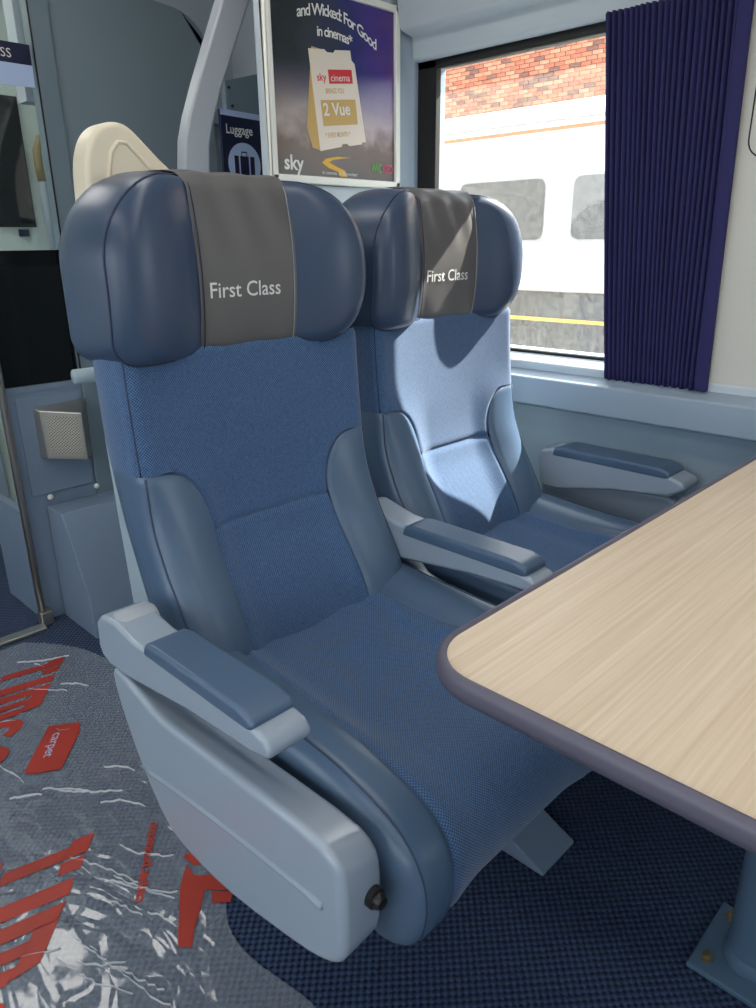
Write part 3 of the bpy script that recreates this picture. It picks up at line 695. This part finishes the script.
flat('yellow_swirl', road, lambda a, b: PP(a-.015, b-.005, .0004), 'yellow_print', pr)

# ================================================================== LUGGAGE SIGN
lg = thing('luggage_sign', (1.385, 1.90, 1.30)); tag(lg, 'navy luggage sign with white suitcase symbol in the luggage bay', 'sign')
bd = prism('sign_board', [(1.314, 1.24), (1.457, 1.24), (1.457, 1.468), (1.314, 1.472)], 'y', 1.893, 1.903, 'navy_sign', lg, bevel=0.001)
flat('top_band', [(1.313, 1.458), (1.458, 1.454), (1.458, 1.469), (1.313, 1.473)], lambda a, b: (a, 1.8922, b), 'pale_blue_print', bd)
text('lettering', 'Luggage', .034, lambda a, b: (1.328+a*.86, 1.8922, 1.413+b), 'white_print', bd, bold=.0004)
ring = [(1.386+.057*math.cos(2*math.pi*i/32), 1.335+.057*math.sin(2*math.pi*i/32)) for i in range(32)]
flat('round_symbol', ring, lambda a, b: (a, 1.8922, b), 'pale_blue_print', bd)
for (a, b, c, d) in ((1.371, 1.401, 1.30, 1.357), (1.351, 1.366, 1.30, 1.357), (1.406, 1.421, 1.30, 1.357)):
    flat('suitcase_symbol', [(a, c), (b, c), (b, d), (a, d)], lambda x, z: (x, 1.8918, z), 'navy_sign', bd)
for (a, b, c, d) in ((1.376, 1.3785, 1.357, 1.368), (1.3935, 1.396, 1.357, 1.368), (1.376, 1.396, 1.3655, 1.369)):
    flat('suitcase_handle', [(a, c), (b, c), (b, d), (a, d)], lambda x, z: (x, 1.8918, z), 'navy_sign', bd)

# ================================================================== LUGGAGE RACK FRAME (bent upright)
rk = thing('luggage_rack_upright', (1.04, 1.62, 0)); tag(rk, 'bent pale grey upright bar of the luggage rack', 'rack')
pl = [(1.005, 0.0), (1.005, 1.29), (1.012, 1.345), (1.028, 1.395), (1.06, 1.47), (1.145, 1.650), (1.30, 1.97), (1.36, 2.10)]
pr_ = [(1.44, 2.10), (1.38, 1.97), (1.222, 1.660), (1.125, 1.47), (1.090, 1.385), (1.076, 1.335), (1.072, 1.29), (1.072, 0.0)]
prism('upright', pl+pr_, 'y', 1.60, 1.64, 'bar_grey', rk, bevel=0.006)
box('sun_block_panel', 1.012, 1.030, 1.145, 2.18, 0.0, 1.06, 'panel_grey', rk, bevel=0.003)  # hidden panel added to keep sun off the aisle floor
box('sun_block_board', 1.03, 1.165, 1.51, 1.53, 0.0, 1.18, 'panel_light', rk, bevel=0.003)  # unseen board added to stop sunlight passing behind the seats
boxes('shelf', [(1.07, 1.65, 1.60, 1.90, .62, .645)], 'bar_grey', rk, bevel=0.004)
sbx = thing('grab_bar', (.60, 1.24, .9)); tag(sbx, 'short brushed steel bar end sticking out behind the aisle seat', 'bar')
tube('bar', [(.515, 1.22, .912), (.60, 1.22, .912), (1.0118, 1.22, .912)], .0125, 'shell_plastic', sbx, k=14)

# ================================================================== VENT COVER, HEATER BOX
vc = thing('vent_cover', (.87, 2.19, .5)); tag(vc, 'perforated stainless steel wedge cover fixed to the lower screen panel', 'vent cover')
V = [(.788, 2.187, .525), (.788, 2.187, .676), (.945, 2.187, .683), (.945, 2.187, .500), (.800, 2.165, .522), (.796, 2.165, .668), (.893, 2.10, .655), (.893, 2.10, .512)]
obj('wedge_body', V, [(0, 1, 5, 4), (4, 5, 6, 7), (7, 6, 2, 3), (1, 2, 6, 5), (0, 4, 7, 3), (0, 3, 2, 1)], 'steel', vc, bevel=0.003)
def wedge(a, b, d=.001): return (.796+(.893-.796)*a-.0008, 2.165+(2.10-2.165)*a-d, .522+(.512-.522)*a+b*(.146-.003*a))
g_ = [(.14, .12), (.90, .10), (.90, .92), (.14, .90)]
obj('perforated_face', [wedge(*p) for p in g_], [(0, 1, 2, 3)], 'perforated_steel', vc, uvs=g_)
hb = thing('heater_box', (.92, 2.1, 0)); tag(hb, 'blue-grey metal heater box with sloped front on the floor', 'heater box')
prism('casing', [(2.187, 0), (1.965, 0), (1.972, .126), (2.060, .335), (2.084, .372), (2.187, .372)], 'x', .780, 1.008, 'metal_painted', hb, bevel=0.003)
prism('band', [(2.078, .350), (2.062, .322), (2.056, .324), (2.074, .354)], 'x', .783, 1.005, 'metal_painted', hb)
for x in (.796, .943): lathe('bolt', [(.009, 0), (.009, -.004), (.004, -.008)], (x, 2.188, .398), 'frame_white', hb, k=12, axis='y')

# ================================================================== FILM ON THE FLOOR
edge = herm([-.6, .3, .64, .86, .95, 1.1, 1.5, 1.8, 1.9], [.50, .50, .497, .489, .545, .60, .70, .745, .735])
fy1 = 2.10
def film(i, j):
    y = -.6+(fy1+.6)*i/170; xe = edge(y)
    if y > 1.85: xe -= .12*((y-1.85)/.25)**2
    xx = -.75+(xe+.75)*(j/110)
    p = Vector((xx*9+3*noise.noise(Vector((xx*3, y*3, 1))), y*5, .3)); rid = (1-abs(noise.noise(p)))**6
    p2 = Vector((xx*20, y*20, 4.0))
    z = .0028+.0035*rid*max(0, noise.noise(Vector((xx*2.5, y*2.5, 9)))+.35)+.001*noise.noise(p2)
    return (xx, y, min(max(z, .0012), .0052))
fm_ = grid('floor_film', film, 171, 111, 'plastic_film')
if fm_.data.polygons[0].normal.z < 0: fm_.data.flip_normals()
tag(fm_, 'clear crinkled plastic film with red lettering covering the aisle carpet', 'plastic film')
FZ = .0056
def affine(o, r, u): return lambda a, b: (o[0]+a*r[0]+b*u[0], o[1]+a*r[1]+b*u[1], FZ)
def ring_band(cx_, cy_, rx, ry, th, a0, a1, n=16):
    o_ = [(cx_+rx*math.cos(R(a0+(a1-a0)*i/n)), cy_+ry*math.sin(R(a0+(a1-a0)*i/n))) for i in range(n+1)]
    i_ = [(cx_+(rx-th)*math.cos(R(a0+(a1-a0)*i/n)), cy_+(ry-th)*math.sin(R(a0+(a1-a0)*i/n))) for i in range(n+1)]
    return [[o_[i], o_[i+1], i_[i+1], i_[i]] for i in range(n)]
GL = [('letter_t', [[(0, .74), (.055, .74), (.07, 1), (0, 1)], [(.055, .74), (.30, .70), (.30, 1), (.07, 1)], [(.09, 0), (.30, 0), (.30, .72), (.10, .74)], [(.34, .72), (.54, .74), (.56, 1), (.36, 1)]], .66),
      ('letter_i', [[(0, 0), (.25, 0), (.27, 1), (.02, .98)]], .36),
      ('letter_m', [[(0, 0), (.22, 0), (.24, .98), (.0, 1)], [(.22, .74), (.80, .72), (.74, .98), (.23, 1)], [(.34, 0), (.52, 0), (.54, .74), (.36, .74)], [(.62, 0), (.82, 0), (.84, .70), (.64, .74)]], .94),
      ('letter_c', ring_band(.34, .42, .36, .44, .20, 45, 315), .78), ('letter_o', ring_band(.36, .42, .38, .44, .21, 0, 360), .8)]
def red_word(o, r, u, h, ws_=1.0):
    rl = Vector((r[0], r[1])).normalized(); ul = Vector((u[0], u[1])).normalized(); a = 0
    for nm, polys, adv in GL:
        V, F = [], []
        for pl_ in polys:
            k_ = len(V)
            for (x, y) in pl_:
                p = Vector(o)+rl*((a+x)*h*ws_)+ul*(y*h); V.append((p.x, p.y, FZ))
            F.append(tuple(range(k_, k_+len(pl_))))
        obj(nm, V, F, 'red_print', fm_); a += adv
red_word((.512, 1.962), (-.55, -.72), (.97, -.20), .158, .85)
red_word((.265, 1.262), (-.64, -.70), (.97, -.22), .160, 1.0)
flat('red_panel', [(.500, 1.640), (.560, 1.600), (.545, 1.565), (.455, 1.462), (.405, 1.490), (.390, 1.510)], lambda a, b: (a, b, FZ), 'red_print', fm_)
text('panel_lettering', 'carpet', .036, lambda a, b: (.497-.60*a+.8*b, 1.602-.78*a-.4*b, FZ+.0004), 'pale_blue_print', fm_)
flat('red_dot', [(.262+.014*math.cos(i*.5236), 1.262+.02*math.sin(i*.5236)) for i in range(12)], lambda a, b: (a-.015, b+.02, FZ), 'red_print', fm_)
flat('red_stroke', [(.505, 1.020), (.470, .985), (.402, .880), (.418, .862), (.440, .890), (.478, .925), (.50, .95)], lambda a, b: (a, b, FZ), 'red_print', fm_)
flat('red_stroke', [(.490, 1.00), (.515, .975), (.555, .945), (.545, .915), (.53, .912), (.49, .955)], lambda a, b: (a, b, FZ+.0003), 'red_print', fm_)
flat('red_stroke', [(.512, 1.045), (.545, 1.035), (.565, .985), (.515, 1.008)], lambda a, b: (a, b, FZ), 'red_print', fm_)
flat('red_stroke', [(.505, .935), (.532, .905), (.515, .890), (.492, .912)], lambda a, b: (a, b, FZ), 'red_print', fm_)
text('small_red_lettering', 'carpet protector', .030, lambda a, b: (.405+.58*a-.8*b, 1.005+.76*a+.45*b, FZ), 'red_print', fm_, bold=.001)

# sharp creases standing up in the film, whitened to paint their glints and stress marks
rng = random.Random(11); V, F = [], []
CR = [((.285, 1.045), (.345, .83)), ((.30, .99), (.36, .74)), ((.46, .98), (.40, 1.10)), ((.37, 1.12), (.45, .97)), ((.40, 1.43), (.48, 1.33)), ((.42, 1.40), (.52, 1.30)), ((.47, 1.30), (.53, 1.22)),
      ((.56, 2.00), (.68, 1.93)), ((.53, 1.84), (.60, 1.76)), ((.36, 1.20), (.42, 1.05)), ((.35, 1.08), (.39, .98)), ((.44, 1.16), (.50, 1.06)), ((.27, .98), (.33, .92)), ((.25, 1.02), (.31, .86))]
for _ in range(10):
    x, y = rng.uniform(.12, .60), rng.uniform(.75, 2.0)
    if x > edge(y)-.06: continue
    a = rng.gauss(-1.0, .45); l = rng.uniform(.03, .10); CR.append(((x, y), (x+l*math.cos(a), y+l*math.sin(a))))
for (p, q) in CR:
    d = Vector((q[0]-p[0], q[1]-p[1])); L_ = d.length; d.normalize(); nn = Vector((-d.y, d.x)); m_ = max(5, int(L_/.009)); w0 = rng.uniform(.0004, .0010); wob = rng.uniform(-.012, .012); base = len(V)
    for i in range(m_+1):
        t_ = i/m_; tp = math.sin(math.pi*t_)**.6+.05; c = Vector(p)+d*(L_*t_)+nn*(wob*math.sin(math.pi*t_)+rng.uniform(-.003, .003)); w_ = w0*tp*rng.choice((.25, .6, 1.0, 1.5))
        V += [(c.x-nn.x*w_, c.y-nn.y*w_, FZ-.004), (c.x, c.y, FZ+.0005+w_*1.1), (c.x+nn.x*w_, c.y+nn.y*w_, FZ-.004)]
    for i in range(m_):
        k_ = base+i*3; F += [(k_, k_+1, k_+4, k_+3), (k_+1, k_+2, k_+5, k_+4)]
obj('creases', V, F, 'film_crease_glint', fm_, smooth=False)['kind'] = 'stuff'

# ================================================================== OUTSIDE
TXo = 7.1
nt = thing('neighbouring_train', (TXo+1.4, 5, -1.1)); tag(nt, 'white railway carriage with grey windows standing on the next track', 'train')
body = [(TXo+.05, .60), (TXo, .70), (TXo, 2.24), (TXo+.06, 2.34), (TXo+.3, 2.47), (TXo+.8, 2.56), (TXo+2.0, 2.56), (TXo+2.55, 2.45), (TXo+2.75, 2.2), (TXo+2.75, .60)]
prism('body', body, 'y', -9, 15, 'train_white', nt, bevel=0.02)
box('waist_stripe', TXo-.006, TXo+.01, -9, 15, 2.165, 2.20, 'orange_stripe', nt)
box('gutter', TXo-.012, TXo+.06, -9, 15, 2.255, 2.272, 'train_grey', nt)
for kk in range(-5, 7):
    yb = 4.20+1.45*kk; ya = yb-1.18
    f_ = prism('window', rrect(ya, yb, 1.10, 1.76, .11, 6), 'x', TXo-.010, TXo+.01, 'train_grey', nt)
    prism('pane', rrect(ya+.03, yb-.03, 1.13, 1.73, .09, 6), 'x', TXo-.014, TXo+.005, 'train_window', f_)
box('underframe', TXo+.15, TXo+2.6, -9, 15, -.75, .61, 'under_dark', nt)
box('yellow_cable', TXo+.02, TXo+.06, -9, 15, .29, .325, 'yellow_paint', nt)
for i in range(9):
    yb = -4+i*2.1
    box('equipment_case', TXo+.05, TXo+.5, yb, yb+1.2, -.65, .22, 'under_dark', nt, bevel=.03)
gd = box('ground', 1.9, 30, -30, 40, -1.3, -1.15, 'ballast'); tag(gd, 'stony track ballast outside the window', 'ground', kind='structure')
gd2 = box('ground_far_side', -30, -1.35, -30, 40, -1.3, -1.15, 'ballast'); tag(gd2, 'stony track ballast on the other side of the train', 'ground', kind='structure')
BX = 14.5
bwall = thing('brick_wall', (BX+.2, 10, -1.15)); tag(bwall, 'red brick wall rising behind the white carriage', 'brick wall')
box('mortar_backing', BX+.02, BX+.4, -8, 26, -1.15, 6.3, 'mortar', bwall)
me0 = []
bb = Vector((BX+.2, 10, -1.15))
for i in range(5):
    me = bpy.data.meshes.new('brick'); v, f = boxv(-.03, .03, -.1125, .1125, -.0345, .0345); me.from_pydata(v, [], f); me.materials.append(MATS['brick_%d' % i]); me0.append(me)
rows = range(0, 14); cnt = 0
for r_ in rows:
    z = 3.90+r_*.079
    for c in range(21):
        y = 7.75+c*.237+(.1185 if r_ % 2 else 0)
        o = bpy.data.objects.new('brick', random.choices(me0, [5, 4, 4, 2, 2])[0]); COL.objects.link(o); o.parent = bwall
        o.location = Vector((BX+.02+random.uniform(-.004, .004), y, z))-bb; cnt += 1
V, F = [], []
for r_ in range(-20, 30):
    z = 3.90+r_*.079
    for c in range(-55, 70):
        y = 7.75+c*.237+(.1185 if r_ % 2 else 0)
        if 0 <= r_ < 14 and 0 <= c < 21: continue
        v, f = boxv(BX-.01, BX+.05, y-.1125, y+.1125, z-.0345, z+.0345); k_ = len(V); V += v; F += [tuple(i+k_ for i in q) for q in f]
me = bpy.data.meshes.new('brick_field'); me.from_pydata([tuple(Vector(v)-bb) for v in V], [], F)
for i in range(5): me.materials.append(MATS['brick_%d' % i])
mi = np.repeat(np.random.RandomState(2).choice(5, len(F)//6, p=[.3, .25, .25, .1, .1]), 6); me.polygons.foreach_set('material_index', mi.astype(np.int32)); me.update()
o = bpy.data.objects.new('brick_field', me); COL.objects.link(o); o.parent = bwall; o['kind'] = 'stuff'
